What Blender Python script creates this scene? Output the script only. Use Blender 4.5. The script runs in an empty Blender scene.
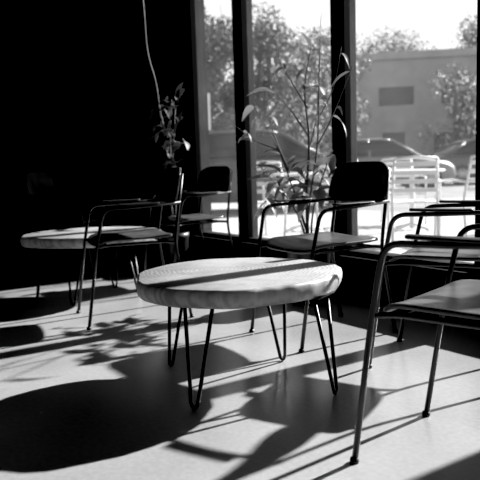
import bpy, bmesh, math, random
from mathutils import Vector, Matrix, noise
random.seed(7)
S = bpy.context.scene
COL = S.collection
V = Vector

# ------------------------------------------------------------------ materials
def new_mat(name):
    m = bpy.data.materials.new(name); m.use_nodes = True
    nt = m.node_tree
    return m, nt, nt.nodes["Principled BSDF"]

def mat(name, g, rough=0.5, metal=0.0, var=0.0, scale=8.0, bump=0.0, spec=0.5):
    m, nt, p = new_mat(name)
    p.inputs["Roughness"].default_value = rough
    p.inputs["Metallic"].default_value = metal
    p.inputs["Specular IOR Level"].default_value = spec
    tc = nt.nodes.new("ShaderNodeTexCoord")
    n = nt.nodes.new("ShaderNodeTexNoise"); n.inputs["Scale"].default_value = scale
    n.inputs["Detail"].default_value = 6
    nt.links.new(tc.outputs["Object"], n.inputs["Vector"])
    r = nt.nodes.new("ShaderNodeValToRGB")
    a = max(0.0, g*(1-var)); b = g*(1+var)
    r.color_ramp.elements[0].position = .3; r.color_ramp.elements[1].position = .7
    r.color_ramp.elements[0].color = (a, a, a, 1); r.color_ramp.elements[1].color = (b, b, b, 1)
    nt.links.new(n.outputs["Fac"], r.inputs["Fac"])
    nt.links.new(r.outputs["Color"], p.inputs["Base Color"])
    if bump:
        bp = nt.nodes.new("ShaderNodeBump"); bp.inputs["Strength"].default_value = bump
        bp.inputs["Distance"].default_value = .01
        nt.links.new(n.outputs["Fac"], bp.inputs["Height"])
        nt.links.new(bp.outputs["Normal"], p.inputs["Normal"])
    return m

def wood_slab_mat():
    m, nt, p = new_mat("slab_wood")
    tc = nt.nodes.new("ShaderNodeTexCoord")
    mp = nt.nodes.new("ShaderNodeMapping"); mp.inputs["Scale"].default_value = (1, 1.15, .25)
    mp.inputs["Location"].default_value = (.10, -.06, 0)
    w = nt.nodes.new("ShaderNodeTexWave"); w.wave_type = 'RINGS'; w.rings_direction = 'Z'
    w.inputs["Scale"].default_value = 19; w.inputs["Distortion"].default_value = 9
    w.inputs["Detail"].default_value = 6; w.inputs["Detail Scale"].default_value = .9
    n = nt.nodes.new("ShaderNodeTexNoise"); n.inputs["Scale"].default_value = 6; n.inputs["Detail"].default_value = 12
    mx = nt.nodes.new("ShaderNodeMix"); mx.data_type = 'FLOAT'; mx.inputs["Factor"].default_value = .76
    r = nt.nodes.new("ShaderNodeValToRGB")
    r.color_ramp.elements[0].position = .22; r.color_ramp.elements[1].position = .78
    r.color_ramp.elements[0].color = (.15, .15, .15, 1); r.color_ramp.elements[1].color = (.50, .50, .50, 1)
    L = nt.links
    L.new(tc.outputs["Object"], mp.inputs["Vector"]); L.new(mp.outputs["Vector"], w.inputs["Vector"])
    L.new(mp.outputs["Vector"], n.inputs["Vector"])
    L.new(w.outputs["Fac"], mx.inputs[2]); L.new(n.outputs["Fac"], mx.inputs[3])
    L.new(mx.outputs[0], r.inputs["Fac"]); L.new(r.outputs["Color"], p.inputs["Base Color"])
    p.inputs["Roughness"].default_value = .42
    bp = nt.nodes.new("ShaderNodeBump"); bp.inputs["Strength"].default_value = .15; bp.inputs["Distance"].default_value = .004
    L.new(n.outputs["Fac"], bp.inputs["Height"]); L.new(bp.outputs["Normal"], p.inputs["Normal"])
    return m

def floor_mat():
    m, nt, p = new_mat("polished_concrete")
    tc = nt.nodes.new("ShaderNodeTexCoord")
    n1 = nt.nodes.new("ShaderNodeTexNoise"); n1.inputs["Scale"].default_value = 1.7; n1.inputs["Detail"].default_value = 8
    n2 = nt.nodes.new("ShaderNodeTexNoise"); n2.inputs["Scale"].default_value = 60; n2.inputs["Detail"].default_value = 4
    mx = nt.nodes.new("ShaderNodeMix"); mx.data_type = 'FLOAT'; mx.inputs["Factor"].default_value = .3
    r = nt.nodes.new("ShaderNodeValToRGB")
    r.color_ramp.elements[0].position = .3; r.color_ramp.elements[1].position = .7
    r.color_ramp.elements[0].color = (.24, .24, .24, 1); r.color_ramp.elements[1].color = (.38, .38, .38, 1)
    L = nt.links
    for n in (n1, n2): L.new(tc.outputs["Object"], n.inputs["Vector"])
    L.new(n1.outputs["Fac"], mx.inputs[2]); L.new(n2.outputs["Fac"], mx.inputs[3])
    L.new(mx.outputs[0], r.inputs["Fac"]); L.new(r.outputs["Color"], p.inputs["Base Color"])
    rr = nt.nodes.new("ShaderNodeMapRange")
    rr.inputs["To Min"].default_value = .10; rr.inputs["To Max"].default_value = .34
    L.new(n1.outputs["Fac"], rr.inputs["Value"]); L.new(rr.outputs[0], p.inputs["Roughness"])
    p.inputs["Specular IOR Level"].default_value = .7
    return m

def glass_mat():
    m = bpy.data.materials.new("window_glass"); m.use_nodes = True
    nt = m.node_tree; nt.nodes.clear()
    o = nt.nodes.new("ShaderNodeOutputMaterial")
    t = nt.nodes.new("ShaderNodeBsdfTransparent"); t.inputs[0].default_value = (.95, .95, .95, 1)
    g = nt.nodes.new("ShaderNodeBsdfGlossy"); g.inputs["Roughness"].default_value = .02
    tl = nt.nodes.new("ShaderNodeBsdfTranslucent"); tl.inputs[0].default_value = (.9, .9, .9, 1)
    fr = nt.nodes.new("ShaderNodeFresnel"); fr.inputs[0].default_value = 1.25
    n = nt.nodes.new("ShaderNodeTexNoise"); n.inputs["Scale"].default_value = 2.5; n.inputs["Detail"].default_value = 6
    tc = nt.nodes.new("ShaderNodeTexCoord")
    mr = nt.nodes.new("ShaderNodeMapRange"); mr.inputs["To Min"].default_value = .0; mr.inputs["To Max"].default_value = .036
    a = nt.nodes.new("ShaderNodeMixShader"); b = nt.nodes.new("ShaderNodeMixShader")
    L = nt.links
    L.new(tc.outputs["Object"], n.inputs["Vector"]); L.new(n.outputs["Fac"], mr.inputs["Value"])
    L.new(fr.outputs[0], a.inputs[0]); L.new(t.outputs[0], a.inputs[1]); L.new(g.outputs[0], a.inputs[2])
    L.new(mr.outputs[0], b.inputs[0]); L.new(a.outputs[0], b.inputs[1]); L.new(tl.outputs[0], b.inputs[2])
    L.new(b.outputs[0], o.inputs[0])
    return m

def leaf_mat(name, g, tr=.35):
    m = bpy.data.materials.new(name); m.use_nodes = True
    nt = m.node_tree; p = nt.nodes["Principled BSDF"]
    o = nt.nodes["Material Output"]
    n = nt.nodes.new("ShaderNodeTexNoise"); n.inputs["Scale"].default_value = 5
    r = nt.nodes.new("ShaderNodeValToRGB")
    r.color_ramp.elements[0].color = (g*.6,)*3+(1,); r.color_ramp.elements[1].color = (g*1.4,)*3+(1,)
    tl = nt.nodes.new("ShaderNodeBsdfTranslucent"); mx = nt.nodes.new("ShaderNodeMixShader")
    mx.inputs[0].default_value = tr
    L = nt.links
    tc = nt.nodes.new("ShaderNodeTexCoord"); L.new(tc.outputs["Object"], n.inputs["Vector"])
    L.new(n.outputs["Fac"], r.inputs["Fac"]); L.new(r.outputs[0], p.inputs["Base Color"]); L.new(r.outputs[0], tl.inputs[0])
    p.inputs["Roughness"].default_value = .5
    L.new(p.outputs[0], mx.inputs[1]); L.new(tl.outputs[0], mx.inputs[2]); L.new(mx.outputs[0], o.inputs[0])
    return m

M_SLAB = wood_slab_mat(); M_FLOOR = floor_mat(); M_GLASS = glass_mat()
M_STEEL = mat("black_steel", .014, .38, 0, .2, 20)
M_PLY = mat("dark_stained_plywood", .08, .3, 0, .35, 14)
M_PAD = mat("black_armrest", .014, .42, 0, .2, 20)
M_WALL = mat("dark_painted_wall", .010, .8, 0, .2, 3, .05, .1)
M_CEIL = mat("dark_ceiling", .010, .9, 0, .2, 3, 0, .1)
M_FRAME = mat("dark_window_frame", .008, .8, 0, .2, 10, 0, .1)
M_POT = mat("dark_ceramic", .02, .4, 0, .3, 12)
M_SOIL = mat("soil", .03, .95, 0, .5, 60, .5)
M_STEM = mat("plant_stem", .08, .7, 0, .4, 30)
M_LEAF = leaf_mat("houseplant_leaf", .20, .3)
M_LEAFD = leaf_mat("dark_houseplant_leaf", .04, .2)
M_CORD = mat("grey_cord", .14, .6, 0, .1, 30)
M_PAVE = mat("patio_concrete", .38, .8, 0, .12, .8, .1)
M_ASPH = mat("asphalt", .2, .9, 0, .2, 1.2, .1)
M_WHITE = mat("white_painted_metal", .7, .4, 0, .05, 10)
M_CARL = mat("car_paint_silver", .2, .4, .2, .05, 3)
M_CARD = mat("car_paint_dark", .06, .35, .0, .05, 3)
M_CARG = mat("car_glass", .005, .15, 0, .1, 3, 0, .2)
M_TYRE = mat("tyre_rubber", .01, .8, 0, .2, 20)
M_RIM = mat("wheel_rim", .3, .35, .7, .1, 10)
M_STUC = mat("building_stucco", .36, .9, 0, .1, 1.5, .1)
M_DARKW = mat("building_window", .03, .3, 0, .2, 3)
M_BARK = mat("tree_bark", .05, .9, 0, .5, 9, .4)
M_FOL = leaf_mat("tree_foliage", .07, .3)

# ------------------------------------------------------------------ helpers
def obj(name, bm, m, parent=None, smooth=True, mw=None):
    me = bpy.data.meshes.new(name)
    bmesh.ops.recalc_face_normals(bm, faces=bm.faces)
    bm.to_mesh(me); bm.free()
    for p in me.polygons: p.use_smooth = smooth
    o = bpy.data.objects.new(name, me); COL.objects.link(o)
    me.materials.append(m)
    if parent: o.parent = parent
    if mw is not None: o.matrix_world = mw
    return o

def empty(name, loc=(0, 0, 0), rz=0):
    e = bpy.data.objects.new(name, None); COL.objects.link(e)
    e.empty_display_size = .1
    e.location = loc; e.rotation_euler = (0, 0, rz)
    return e

def fillet(pts, rad, n=6):
    pts = [V(p) for p in pts]; out = [pts[0]]
    for i in range(1, len(pts)-1):
        p = pts[i]; a = pts[i-1]-p; b = pts[i+1]-p
        r = min(rad, a.length*.49, b.length*.49)
        p0 = p+a.normalized()*r; p2 = p+b.normalized()*r
        for k in range(n+1):
            t = k/n
            out.append(p0*(1-t)**2+p*2*t*(1-t)+p2*t*t)
    out.append(pts[-1]); return out

def tube(bm, pts, r, seg=10, r1=None):
    pts = [V(p) for p in pts]
    N = len(pts); rings = []
    up = None
    for i, p in enumerate(pts):
        t = (pts[min(i+1, N-1)]-pts[max(i-1, 0)]).normalized()
        if up is None:
            up = V((0, 0, 1)) if abs(t.z) < .9 else V((1, 0, 0))
        x = (up-t*up.dot(t)).normalized(); y = t.cross(x); up = x
        rr = r if r1 is None else r+(r1-r)*i/(N-1)
        rings.append([bm.verts.new(p+(x*math.cos(a)+y*math.sin(a))*rr) for a in [2*math.pi*k/seg for k in range(seg)]])
    for i in range(N-1):
        for k in range(seg):
            bm.faces.new((rings[i][k], rings[i][(k+1) % seg], rings[i+1][(k+1) % seg], rings[i+1][k]))
    bm.faces.new(rings[0][::-1]); bm.faces.new(rings[-1])

def bbox(bm, lo, hi):
    lo = V(lo); hi = V(hi)
    r = bmesh.ops.create_cube(bm, size=1)
    for v in r["verts"]:
        v.co = V((lo[i]+(v.co[i]+.5)*(hi[i]-lo[i]) for i in range(3)))
    return r["verts"]

def lathe(bm, prof, seg=40, cx=0, cy=0, rf=None):
    rings = []
    for (r, z) in prof:
        ring = []
        for k in range(seg):
            a = 2*math.pi*k/seg
            sx, sy = (rf(a) if rf else (1, 1))
            ring.append(bm.verts.new((cx+r*sx*math.cos(a), cy+r*sy*math.sin(a), z)))
        rings.append(ring)
    for i in range(len(rings)-1):
        for k in range(seg):
            bm.faces.new((rings[i][k], rings[i][(k+1) % seg], rings[i+1][(k+1) % seg], rings[i+1][k]))
    bm.faces.new(rings[0][::-1]); bm.faces.new(rings[-1])

def add_bevel(o, w, s=2):
    b = o.modifiers.new("bevel", 'BEVEL'); b.width = w; b.segments = s; b.limit_method = 'ANGLE'

# ------------------------------------------------------------------ room (local frame: x along glazing, y to the outside)
ang = math.atan2(-.817, .577)
RM = Matrix.Translation((-.314, 5.02, 0)) @ Matrix.Rotation(ang, 4, 'Z')
X0, X1, YB, HT = -2.2, 6.5, -6.0, 3.0
SILL, HEAD = .23, 2.65
MUL = [-.13, .54, 1.53, 2.50, 3.4, 4.3]

def room_box(name, boxes, m, bev=0):
    bm = bmesh.new()
    for lo, hi in boxes: bbox(bm, lo, hi)
    o = obj(name, bm, m, smooth=False, mw=RM)
    if bev: add_bevel(o, bev)
    return o
room_box("floor", [((X0-.2, YB-.2, -.12), (X1+.2, .2, 0))], M_FLOOR)
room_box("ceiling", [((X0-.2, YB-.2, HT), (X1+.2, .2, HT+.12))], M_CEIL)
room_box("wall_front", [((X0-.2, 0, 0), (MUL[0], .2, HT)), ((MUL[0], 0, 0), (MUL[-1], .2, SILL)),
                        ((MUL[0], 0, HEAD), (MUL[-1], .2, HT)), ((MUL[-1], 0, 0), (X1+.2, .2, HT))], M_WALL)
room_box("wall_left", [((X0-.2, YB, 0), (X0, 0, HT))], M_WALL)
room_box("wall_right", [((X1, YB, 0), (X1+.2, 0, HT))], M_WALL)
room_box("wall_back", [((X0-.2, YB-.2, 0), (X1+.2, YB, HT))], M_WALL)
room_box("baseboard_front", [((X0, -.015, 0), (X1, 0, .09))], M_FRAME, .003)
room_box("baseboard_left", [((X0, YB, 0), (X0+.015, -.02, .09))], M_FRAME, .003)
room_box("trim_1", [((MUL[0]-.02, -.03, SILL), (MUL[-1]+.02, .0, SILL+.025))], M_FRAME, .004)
for i in range(len(MUL)-1):
    a, b = MUL[i], MUL[i+1]
    w = .055
    e = bpy.data.objects.new("window_%d" % (i+1), None); COL.objects.link(e); e.matrix_world = RM
    bm = bmesh.new()
    y0, y1 = .03, .13
    bbox(bm, (a, y0, SILL), (a+w, y1, HEAD)); bbox(bm, (b-w, y0, SILL), (b, y1, HEAD))
    bbox(bm, (a+w, y0, SILL), (b-w, y1, SILL+.05)); bbox(bm, (a+w, y0, HEAD-.05), (b-w, y1, HEAD))
    f = obj("frame", bm, M_FRAME, e, False); add_bevel(f, .004)
    bm = bmesh.new()
    vs = [bm.verts.new(c) for c in ((a+w, .08, SILL+.05), (b-w, .08, SILL+.05), (b-w, .08, HEAD-.05), (a+w, .08, HEAD-.05))]
    bm.faces.new(vs)
    obj("glass", bm, M_GLASS, e, False)

# ------------------------------------------------------------------ hairpin slab table
def slab_table(loc, rx, ry, rz, feet, H=.41, T=.062, seed=0):
    e = empty("coffee_table", loc, rz)
    bm = bmesh.new()
    def rf(t):
        k = 1+.022*math.sin(2*t+seed)+.018*math.sin(3*t+1.3+seed)+.010*math.sin(7*t+seed)+.007*math.sin(11*t)+.003*math.sin(29*t+seed)
        return (rx*k, ry*k)
    lathe(bm, [(.02, H), (.5, H), (.975, H), (.992, H-.004), (1.0, H-.012), (1.006, H-T*.35), (1.002, H-T*.6), (.992, H-T+.01), (.975, H-T), (.5, H-T), (.02, H-T)], 160, 0, 0, rf)
    slab = obj("slab", bm, M_SLAB, e)
    for k, (fx, fy) in enumerate(feet):
        bm = bmesh.new()
        d = V((fx, fy, 0)).normalized(); t = V((-d.y, d.x, 0))
        f = V((fx, fy, 0)); zt = H-T
        c = f-d*.05
        a = c+t*.055+V((0, 0, zt)); b = c-t*.055+V((0, 0, zt))
        path = [a, f+t*.013+V((0, 0, .022)), f+t*.006+V((0, 0, .0075)), f-t*.006+V((0, 0, .0075)), f-t*.013+V((0, 0, .022)), b]
        tube(bm, fillet(path, .016, 4), .0068, 10)
        obj("hairpin_leg_%d" % (k+1), bm, M_STEEL, e)
        bm = bmesh.new()
        m4 = Matrix.Translation(c+V((0, 0, zt-.002))) @ Matrix.Rotation(math.atan2(d.y, d.x), 4, 'Z')
        r = bmesh.ops.create_cube(bm, size=1, matrix=m4 @ Matrix.Diagonal((.05, .14, .004, 1)))
        obj("leg_plate_%d" % (k+1), bm, M_STEEL, e, False)
    return e, slab
slab_table((-.012, 2.34, 0), .378, .355, 0,
           [(-.155, -.300), (.325, -.2), (.17, .2), (-.28, .165)])
slab_table((-.93, 4.02, 0), .42, .35, .1,
           [(-.34, -.12), (-.1, -.27), (.28, -.1), (.1, .24)], seed=2)

# ------------------------------------------------------------------ arm chair (local +x = front)
def panel(name, fn, th, m, parent, nu=18, nv=18, k=.2):
    bm = bmesh.new(); g = []
    for i in range(nu+1):
        row = []
        for j in range(nv+1):
            a, b = -1+2*i/nu, -1+2*j/nv
            u, v = a*math.sqrt(1-k*b**6), b*math.sqrt(1-k*a**6)
            row.append(bm.verts.new(fn(u, v)))
        g.append(row)
    for i in range(nu):
        for j in range(nv):
            bm.faces.new((g[i][j], g[i+1][j], g[i+1][j+1], g[i][j+1]))
    o = obj(name, bm, m, parent)
    s = o.modifiers.new("solid", 'SOLIDIFY'); s.thickness = th; s.offset = 0
    add_bevel(o, th*.35, 2)
    return o

def arm_chair(loc, face):
    e = empty("armchair", (loc[0], loc[1], 0), math.atan2(face[1], face[0]))
    def seat(u, v):
        x = .0+.21*u; y = .205*v
        z = .432+.012*v*v*(1 if u < .8 else .3)-(.022*max(0, u-.55)/.45*max(0, u-.55)/.45)+.012*max(0, -u-.5)
        return V((x, y, z))
    panel("seat", seat, .014, M_PLY, e)
    def back(u, v):
        w = .205-.012*u
        y = w*v; z = .70+.098*u
        x = -.262-.022*u+.035*v*v
        return V((x, y, z))
    panel("backrest", back, .013, M_PLY, e, k=.3)
    for s, nm in ((1, "left"), (-1, "right")):
        bm = bmesh.new()
        path = [(.265, .205*s, 0.006), (.205, .212*s, .41), (.165, .222*s, .600), (-.02, .230*s, .606), (-.243, .188*s, .615)]
        tube(bm, fillet(path, .05, 6), .0085, 10)
        lathe(bm, [(.012, 0), (.013, .004), (.011, .014)], 12, .266, .205*s)
        obj("front_leg_and_arm_"+nm, bm, M_STEEL, e)
        bm = bmesh.new()
        path = [(-.275, .2*s, .006), (-.205, .186*s, .40), (-.222, .184*s, .52), (-.262, .175*s, .765)]
        tube(bm, fillet(path, .06, 6), .0085, 10)
        lathe(bm, [(.012, 0), (.013, .004), (.011, .014)], 12, -.276, .2*s)
        obj("rear_leg_"+nm, bm, M_STEEL, e)
        def pad(u, v, s=s):
            return V((-.01+.11*u, (.228+.021*v)*s, .6185+.003*(1-v*v)))
        panel("arm_pad_"+nm, pad, .009, M_PAD, e, 12, 6, k=.2)
        bm = bmesh.new()
        tube(bm, fillet([(.204, .210*s, .412), (.15, .18*s, .415), (-.15, .17*s, .415), (-.204, .186*s, .41)], .04), .008, 8)
        obj("seat_rail_"+nm, bm, M_STEEL, e)
    bm = bmesh.new()
    tube(bm, [(.15, -.185, .415), (.15, .185, .415)], .008, 8)
    tube(bm, [(-.15, -.175, .415), (-.15, .175, .415)], .008, 8)
    obj("cross_bars", bm, M_STEEL, e)
    return e
arm_chair((.622, 1.600), (-.73, .68))
arm_chair((.82, 2.46), (-.85, .5))
arm_chair((.375, 2.96), (-.87, -.5))
arm_chair((-.60, 3.44), (-.93, -.36))
arm_chair((-.36, 4.50), (-.817, -.577))
arm_chair((-1.30, 4.92), (.98, -.2))

# ------------------------------------------------------------------ house plants
def leaf(bm, base, d, L, W, droop=.5, roll=0):
    d = V(d).normalized(); side = d.cross(V((0, 0, 1)))
    if side.length < .05: side = V((1, 0, 0))
    side = (Matrix.Rotation(roll, 3, d) @ side.normalized())
    n = 8; p = V(base); prev = None; step = L/n
    for i in range(n+1):
        t = i/n
        w = W*.5*math.sin(math.pi*min(1, t**.75*.97+.02))
        nrm = side.cross(d).normalized()
        c = bm.verts.new(p); a = bm.verts.new(p+side*w+nrm*w*.25); b = bm.verts.new(p-side*w+nrm*w*.25)
        if prev:
            bm.faces.new((prev[0], prev[1], a, c)); bm.faces.new((prev[2], prev[0], c, b))
        prev = (c, a, b)
        d = (d+V((0, 0, -droop/n*1.6))).normalized()
        p = p+d*step

def house_plant(loc, stems, leaves, pot_r=.13, pot_h=.36, name="potted_plant", lm=None, sx=1.0):
    e = empty(name, loc, ang)
    bm = bmesh.new()
    lathe(bm, [(pot_r*.75, 0), (pot_r*.8, .01), (pot_r*.97, pot_h-.04), (pot_r, pot_h-.035), (pot_r, pot_h), (pot_r*.9, pot_h), (pot_r*.88, pot_h-.03)], 40)
    obj("pot", bm, M_POT, e)
    bm = bmesh.new(); lathe(bm, [(pot_r*.86, pot_h-.05), (pot_r*.87, pot_h-.03), (pot_r*.3, pot_h-.02)], 24); obj("soil", bm, M_SOIL, e)
    bm = bmesh.new()
    for pts, r0, r1 in stems: tube(bm, fillet([(p[0]*sx, p[1], p[2]) for p in pts], .12, 5), r0, 8, r1)
    obj("stems", bm, M_STEM, e)
    bm = bmesh.new()
    for l in leaves: leaf(bm, (l[0][0]*sx, l[0][1], l[0][2]), *l[1:])
    obj("leaves", bm, lm or M_LEAF, e)

# main window plant, tall and branchy
st = [([(0, 0, .32), (-.01, 0, .6), (.02, .0, .95), (.0, -.02, 1.2), (.05, -.02, 1.42)], .009, .003),
      ([(0.02, 0, .32), (-.05, -.02, .6), (-.12, -.05, .88), (-.24, -.09, 1.14)], .007, .002),
      ([(-.02, 0, .32), (.03, -.02, .62), (.1, -.05, .9), (.13, -.08, 1.2), (.15, -.09, 1.46)], .007, .002),
      ([(.0, .02, .32), (.02, .0, .5), (.09, -.03, .68), (.2, -.09, .86)], .006, .003),
      ([(.0, .0, .32), (-.05, .0, .5), (-.13, -.03, .65), (-.25, -.06, .80)], .006, .003),
      ([(.01, 0, .95), (-.08, -.05, 1.15), (-.2, -.09, 1.28)], .004, .002),
      ([(.01, 0, 1.1), (-.04, -.05, 1.25), (-.10, -.08, 1.40)], .004, .002),
      ([(.1, -.05, .9), (.2, -.09, 1.02), (.32, -.12, 1.26)], .004, .002),
      ([(.12, -.06, 1.05), (.22, -.10, 1.16), (.27, -.12, 1.36)], .003, .0015),
      ([(-.12, -.05, .88), (-.26, -.08, .94), (-.36, -.1, 1.04)], .004, .002),
      ([(.02, 0, .9), (.10, -.04, 1.08), (.10, -.07, 1.30)], .003, .0015),
      ([(-.08, -.03, .75), (-.16, -.06, 1.0), (-.17, -.08, 1.22)], .004, .0015)]
lv = []
rnd = random.Random(3)
def q(a, b): return a+(b-a)*rnd.random()
for pts, r0, r1 in st:
    for _ in range(4):
        i = rnd.randrange(1, len(pts)-1) if len(pts) > 2 else 0
        t = rnd.random(); p = V(pts[i])*(1-t)+V(pts[i+1])*t
        if p.z > 1.0 and rnd.random() < .55: continue
        a = q(0, 2*math.pi)
        lv.append((p, (math.cos(a), math.sin(a)*.4-.25, q(-.1, .9)), q(.09, .16), q(.02, .04), q(.4, 1.6), q(-1, 1)))
for k in range(44):   # dense rosette of arching leaves
    a = q(0, 2*math.pi)
    lv.append((V((q(-.24, .2), q(-.08, .03), q(.54, .84))), (math.cos(a), math.sin(a)*.4-.25, q(.1, .9)), q(.15, .24), q(.04, .07), q(.8, 1.8), q(-.8, .8)))
lv.append((V((.15, -.09, 1.45)), (.1, 0, 1), .12, .045, .1, .8))
lv.append((V((.05, -.02, 1.41)), (-.3, -.1, .8), .12, .04, .5, .8))
lv.append((V((-.24, -.09, 1.14)), (-.6, 0, .1), .16, .045, .9, .8))
house_plant((.39, 3.62, 0), st, lv, sx=1.5)

st2 = [([(0, 0, .28), (.03, 0, .6), (-.02, 0, .95), (.03, .0, 1.3)], .01, .005),
       ([(0, 0, .28), (-.04, 0, .6), (.05, -.02, .9), (.12, -.04, 1.22)], .008, .004),
       ([(0, .0, .28), (-.06, 0, .6), (-.12, -.02, .95)], .008, .004)]
lv2 = []
for k in range(50):
    a = q(0, 2*math.pi)
    lv2.append((V((q(-.12, .2), q(-.07, .0), q(.8, 1.3))), (math.cos(a), math.sin(a)*.35-.35, q(-.1, .8)), q(.10, .18), q(.04, .07), q(.6, 1.6), q(-1, 1)))
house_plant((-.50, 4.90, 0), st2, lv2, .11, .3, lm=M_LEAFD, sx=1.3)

bm = bmesh.new()
tube(bm, fillet([(-.66, 4.80, 3.0), (-.65, 4.80, 2.1), (-.635, 4.8, 1.62), (-.58, 4.84, 1.42), (-.57, 4.86, 1.2), (-.52, 4.89, 1.02)], .15, 8), .006, 8)
lathe(bm, [(.03, 2.985), (.03, 2.995), (.01, 3.0)], 20, -.66, 4.80)
obj("hanging_cord", bm, M_CORD)

# ------------------------------------------------------------------ outside
ZO = -.05
def ground(name, x0, y0, x1, y1, z, m):
    bm = bmesh.new()
    bm.faces.new([bm.verts.new(c) for c in ((x0, y0, z), (x1, y0, z), (x1, y1, z), (x0, y1, z))])
    return obj(name, bm, m, smooth=False, mw=RM)
ground("patio_pavement", -60, .2, 60, 5.5, ZO, M_PAVE)
ground("parking_lot_asphalt", -90, 5.5, 90, 120, ZO, M_ASPH)

def patio_chair(loc, face):
    e = empty("patio_chair", (loc[0], loc[1], ZO), math.atan2(face[1], face[0]))
    bm = bmesh.new()
    for s in (1, -1):
        tube(bm, fillet([(.25, .24*s, 0), (.22, .25*s, .62), (-.05, .25*s, .64), (-.27, .23*s, .62)], .06), .014, 8)
        tube(bm, fillet([(-.30, .22*s, 0), (-.22, .22*s, .42), (-.33, .2*s, .86)], .05), .014, 8)
    tube(bm, [(-.33, -.2, .86), (-.34, 0, .875), (-.33, .2, .86)], .014, 8)
    tube(bm, [(.23, -.25, .4), (.23, .25, .4)], .012, 8)
    obj("frame", bm, M_WHITE, e)
    bm = bmesh.new()
    for k in range(4):
        z = .53+k*.085; x = -.245-.11*(z-.42)/.44-.01
        bbox(bm, (x-.008, -.21, z), (x+.008, .21, z+.042))
    for k in range(6):
        x = -.19+k*.075
        bbox(bm, (x, -.235, .415), (x+.055, .235, .43))
    o = obj("slats", bm, M_WHITE, e, False); add_bevel(o, .004)
def patio_table(loc):
    e = empty("patio_table", (loc[0], loc[1], ZO))
    bm = bmesh.new(); lathe(bm, [(.36, .70), (.38, .705), (.38, .725), (.36, .73)], 40)
    obj("top", bm, M_WHITE, e)
    bm = bmesh.new(); tube(bm, [(0, 0, .02), (0, 0, .7)], .03, 16)
    for k in range(4):
        a = k*math.pi/2+.5
        tube(bm, [(0, 0, .08), (.28*math.cos(a), .28*math.sin(a), .015)], .015, 8)
    obj("pedestal", bm, M_WHITE, e)
patio_chair((1.80, 6.6), (.2, 1)); patio_chair((2.38, 6.5), (-.15, 1)); patio_chair((3.1, 7.1), (-.6, 1))
patio_table((2.1, 7.75)); patio_chair((2.2, 8.6), (0, -1))
patio_chair((.42, 7.3), (.5, 1)); patio_chair((1.0, 7.1), (-.2, 1)); patio_table((.8, 8.0))

def car(loc, rz, paint):
    e = empty("car", (loc[0], loc[1], ZO), rz)
    def loft(st, m, nm):
        bm = bmesh.new(); rs = []
        for x, w, z0, z1, tw in st:
            h = z1-z0
            loop = [(w*.86, z0), (w, z0+h*.22), (w*1.0, z0+h*.6), (w*(.97*(1-tw)+tw*.9), z0+h*.85), (w*(1-tw)*.9, z1)]
            pts = loop+[(-a, b) for a, b in loop[::-1]]
            rs.append([bm.verts.new((x, a, b)) for a, b in pts])
        for j in range(len(rs)-1):
            for i in range(10):
                bm.faces.new((rs[j][i], rs[j][(i+1) % 10], rs[j+1][(i+1) % 10], rs[j+1][i]))
        bm.faces.new(rs[0][::-1]); bm.faces.new(rs[-1])
        bmesh.ops.subdivide_edges(bm, edges=bm.edges[:], cuts=1, smooth=.3, use_grid_fill=True)
        return obj(nm, bm, m, e)
    loft([(-2.15, .70, .32, .62, .05), (-2.1, .80, .25, .85, .06), (-1.7, .87, .22, .96, .06), (-.8, .89, .2, .97, .06), (.6, .89, .2, .96, .06),
          (1.2, .88, .2, .90, .06), (1.9, .83, .22, .78, .08), (2.1, .76, .26, .66, .1), (2.17, .66, .32, .55, .1)], paint, "body")
    loft([(-1.75, .70, .90, .96, .1), (-1.25, .76, .9, 1.28, .16), (-.9, .78, .9, 1.40, .2), (0, .79, .9, 1.43, .2), (.35, .78, .9, 1.38, .2), (.8, .76, .9, 1.14, .14), (1.15, .72, .88, .95, .1)], M_CARG, "greenhouse_glass")
    loft([(-1.2, .50, 1.31, 1.36, .1), (-.85, .63, 1.385, 1.445, .1), (0, .65, 1.40, 1.47, .1), (.3, .62, 1.37, 1.43, .1)], paint, "roof")
    bm = bmesh.new()
    for s in (1, -1):
        for xs in ([(1.1, .93), (.3, 1.40)], [(-.35, .93), (-.38, 1.43)], [(-1.75, .93), (-1.15, 1.34)]):
            (xa, za), (xb, zb) = xs
            tube(bm, [(xa, .80*s, za), (xb, .66*s, zb)], .035, 8)
    obj("pillars", bm, paint, e)
    for i, (x, s) in enumerate(((1.35, 1), (1.35, -1), (-1.35, 1), (-1.35, -1))):
        mw = Matrix.Translation((x, s*.80, .32)) @ Matrix.Rotation(math.pi/2, 4, 'X')
        bm = bmesh.new(); lathe(bm, [(.22, -.11), (.30, -.11), (.32, -.08), (.32, .08), (.30, .11), (.22, .11)], 28)
        bm.transform(mw); obj("tyre_%d" % (i+1), bm, M_TYRE, e)
        bm = bmesh.new(); lathe(bm, [(.06, -.125), (.21, -.115), (.215, .115), (.06, .125)], 20)
        bm.transform(mw); obj("rim_%d" % (i+1), bm, M_RIM, e)
    return e
car((.35, 12.0), .12, M_CARD)
car((3.9, 18.5), .1, M_CARL)
car((8.4, 21.5), .1, M_CARD)
car((13.0, 24.5), -.2, M_CARL)

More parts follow.
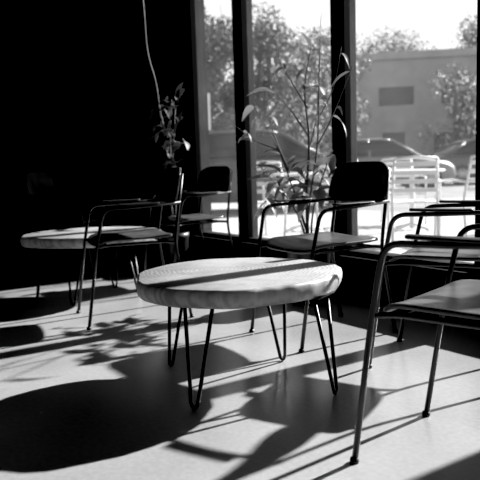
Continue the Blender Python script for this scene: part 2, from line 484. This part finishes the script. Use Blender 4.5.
# building
e = empty("stucco_building", (12, 36, ZO), -.15)
bm = bmesh.new()
bbox(bm, (-5.2, 0, 0), (8, 10, 6.4)); bbox(bm, (-5.4, -.15, 6.4), (8.2, 10.2, 6.8)); bbox(bm, (2, -2.2, 0), (12, 8, 4.3)); bbox(bm, (1.8, -2.4, 4.3), (12.2, 8, 4.6))
obj("walls", bm, M_STUC, e, False)
bm = bmesh.new()
for x, z, w, h in ((-4.0, 3.9, 1.9, 1.0), (-.6, 3.9, 1.6, 1.0), (-3.8, .2, 1.2, 2.2), (-1, 1, 2, 1.3)):
    bbox(bm, (x, -.04, z), (x+w, .06, z+h))
for x in (3, 6, 9): bbox(bm, (x, -2.26, .8), (x+2.2, -2.1, 2.9))
obj("window_panes", bm, M_DARKW, e, False)
# sign on post
e = empty("street_sign", (-.72, 14.5, ZO))
bm = bmesh.new(); tube(bm, [(0, 0, 0), (0, 0, 2.7)], .03, 10); obj("post", bm, M_STEEL, e)
bm = bmesh.new(); bbox(bm, (-.15, -.06, 1.65), (.15, -.035, 2.45)); o = obj("sign_panel", bm, M_WHITE, e, False)

def tree(loc, h, r, n, seed, lo=.3):
    e = empty("tree", (loc[0], loc[1], ZO))
    R = random.Random(seed)
    bm = bmesh.new()
    tube(bm, [(0, 0, 0), (.1, 0, h*.25), (-.05, .1, h*.5), (.05, 0, h*.8)], h*.03, 10, h*.008)
    blobs = []
    for k in range(13):
        a = R.random()*6.28; t = lo+.6*R.random()
        rr = r*(.25+.6*R.random())*(1.15-t*.5)
        c = V((rr*math.cos(a), rr*math.sin(a), h*t)); blobs.append((c, r*(.3+.25*R.random())))
        tube(bm, fillet([(0, 0, h*t*.55), (c.x*.5, c.y*.5, h*t*.72), c], .4), h*.010, 6, h*.003)
        for _ in range(4):
            d = V((R.gauss(0, 1), R.gauss(0, 1), abs(R.gauss(0, 1)))).normalized()*r*.5
            tube(bm, [c*.9, c+d*.6, c+d], h*.003, 5, h*.001)
    blobs.append((V((0, 0, h*.85)), r*.4))
    obj("trunk_and_branches", bm, M_BARK, e)
    bm = bmesh.new()
    for _ in range(int(n*1.9)):
        c, br = blobs[R.randrange(len(blobs))]
        d = V((R.gauss(0, 1), R.gauss(0, 1), R.gauss(0, 1))).normalized()*br*(R.random()**.4)
        p = c+d; s = h*.0085*(.6+R.random())
        u = V((R.gauss(0, 1), R.gauss(0, 1), R.gauss(0, 1))).normalized(); w = u.orthogonal().normalized()
        bm.faces.new([bm.verts.new(p+u*s), bm.verts.new(p+w*s*.6), bm.verts.new(p-u*s), bm.verts.new(p-w*s*.6)])
    me = bpy.data.meshes.new("foliage"); bm.to_mesh(me); bm.free(); me.materials.append(M_FOL)
    o = bpy.data.objects.new("foliage", me); COL.objects.link(o); o.parent = e
tree((-2.0, 24), 7.4, 2.8, 12000, 1, .2); tree((.9, 23), 6.4, 2.5, 12000, 2, .2); tree((3.4, 26), 6.2, 2.3, 9000, 3, .2)
tree((-4.5, 27), 8, 3, 6000, 4, .2)
tree((15.5, 30), 7.2, 2.8, 7000, 5); tree((10.5, 31), 5.2, 2.0, 3500, 6); tree((6.6, 49), 9.5, 3.2, 5000, 7); tree((12, 52), 11.0, 4, 7000, 8); tree((19, 50), 11.5, 4, 7000, 9)
# hedge
e = empty("hedge", (-2.5, 32, ZO)); bm = bmesh.new(); R = random.Random(5)
for _ in range(18000):
    p = V((R.uniform(-8, 8), R.uniform(-.8, .8), .1+2.8*R.random()**.8)); s = .09
    u = V((R.gauss(0, 1), R.gauss(0, 1), R.gauss(0, 1))).normalized(); w = u.orthogonal().normalized()
    bm.faces.new([bm.verts.new(p+u*s), bm.verts.new(p+w*s*.6), bm.verts.new(p-u*s), bm.verts.new(p-w*s*.6)])
obj("hedge_leaves", bm, M_FOL, e, False)

# ------------------------------------------------------------------ light
sd = bpy.data.lights.new("sun", 'SUN'); sd.energy = 15; sd.angle = math.radians(1.0)
so = bpy.data.objects.new("sun", sd); COL.objects.link(so)
el = math.radians(31.7)
h = V((.845, .535, 0)).normalized()*math.cos(el)
so.rotation_euler = V((h.x, h.y, math.sin(el))).to_track_quat('Z', 'Y').to_euler()
so.location = (8, 6, 8)
w = bpy.data.worlds.new("sky"); S.world = w; w.use_nodes = True
nt = w.node_tree; bg = nt.nodes["Background"]
tc = nt.nodes.new("ShaderNodeTexCoord"); sx = nt.nodes.new("ShaderNodeSeparateXYZ"); cr = nt.nodes.new("ShaderNodeValToRGB")
nt.links.new(tc.outputs["Generated"], sx.inputs[0]); nt.links.new(sx.outputs["Z"], cr.inputs[0]); nt.links.new(cr.outputs[0], bg.inputs[0])
cr.color_ramp.elements[0].position = 0; cr.color_ramp.elements[0].color = (1, 1, 1, 1)
cr.color_ramp.elements[1].position = .7; cr.color_ramp.elements[1].color = (.25, .25, .25, 1)
bg.inputs[1].default_value = 1.45

# ------------------------------------------------------------------ camera
cd = bpy.data.cameras.new("camera"); cd.sensor_width = 36; cd.lens = 48
cam = bpy.data.objects.new("camera", cd); COL.objects.link(cam)
cam.matrix_world = Matrix.Translation((0, 0, .8)) @ Matrix.Rotation(math.radians(90-6.68), 4, 'X') @ Matrix.Rotation(math.radians(-1.8), 4, 'Z')
cd.dof.use_dof = True; cd.dof.focus_distance = 2.2; cd.dof.aperture_fstop = 4.0
cd.clip_end = 500
S.camera = cam
S.view_settings.view_transform = 'Standard'
S.view_settings.look = 'None'
S.view_settings.use_curve_mapping = True
S.view_settings.curve_mapping.black_level = (.009, .009, .009)
S.view_settings.curve_mapping.update()
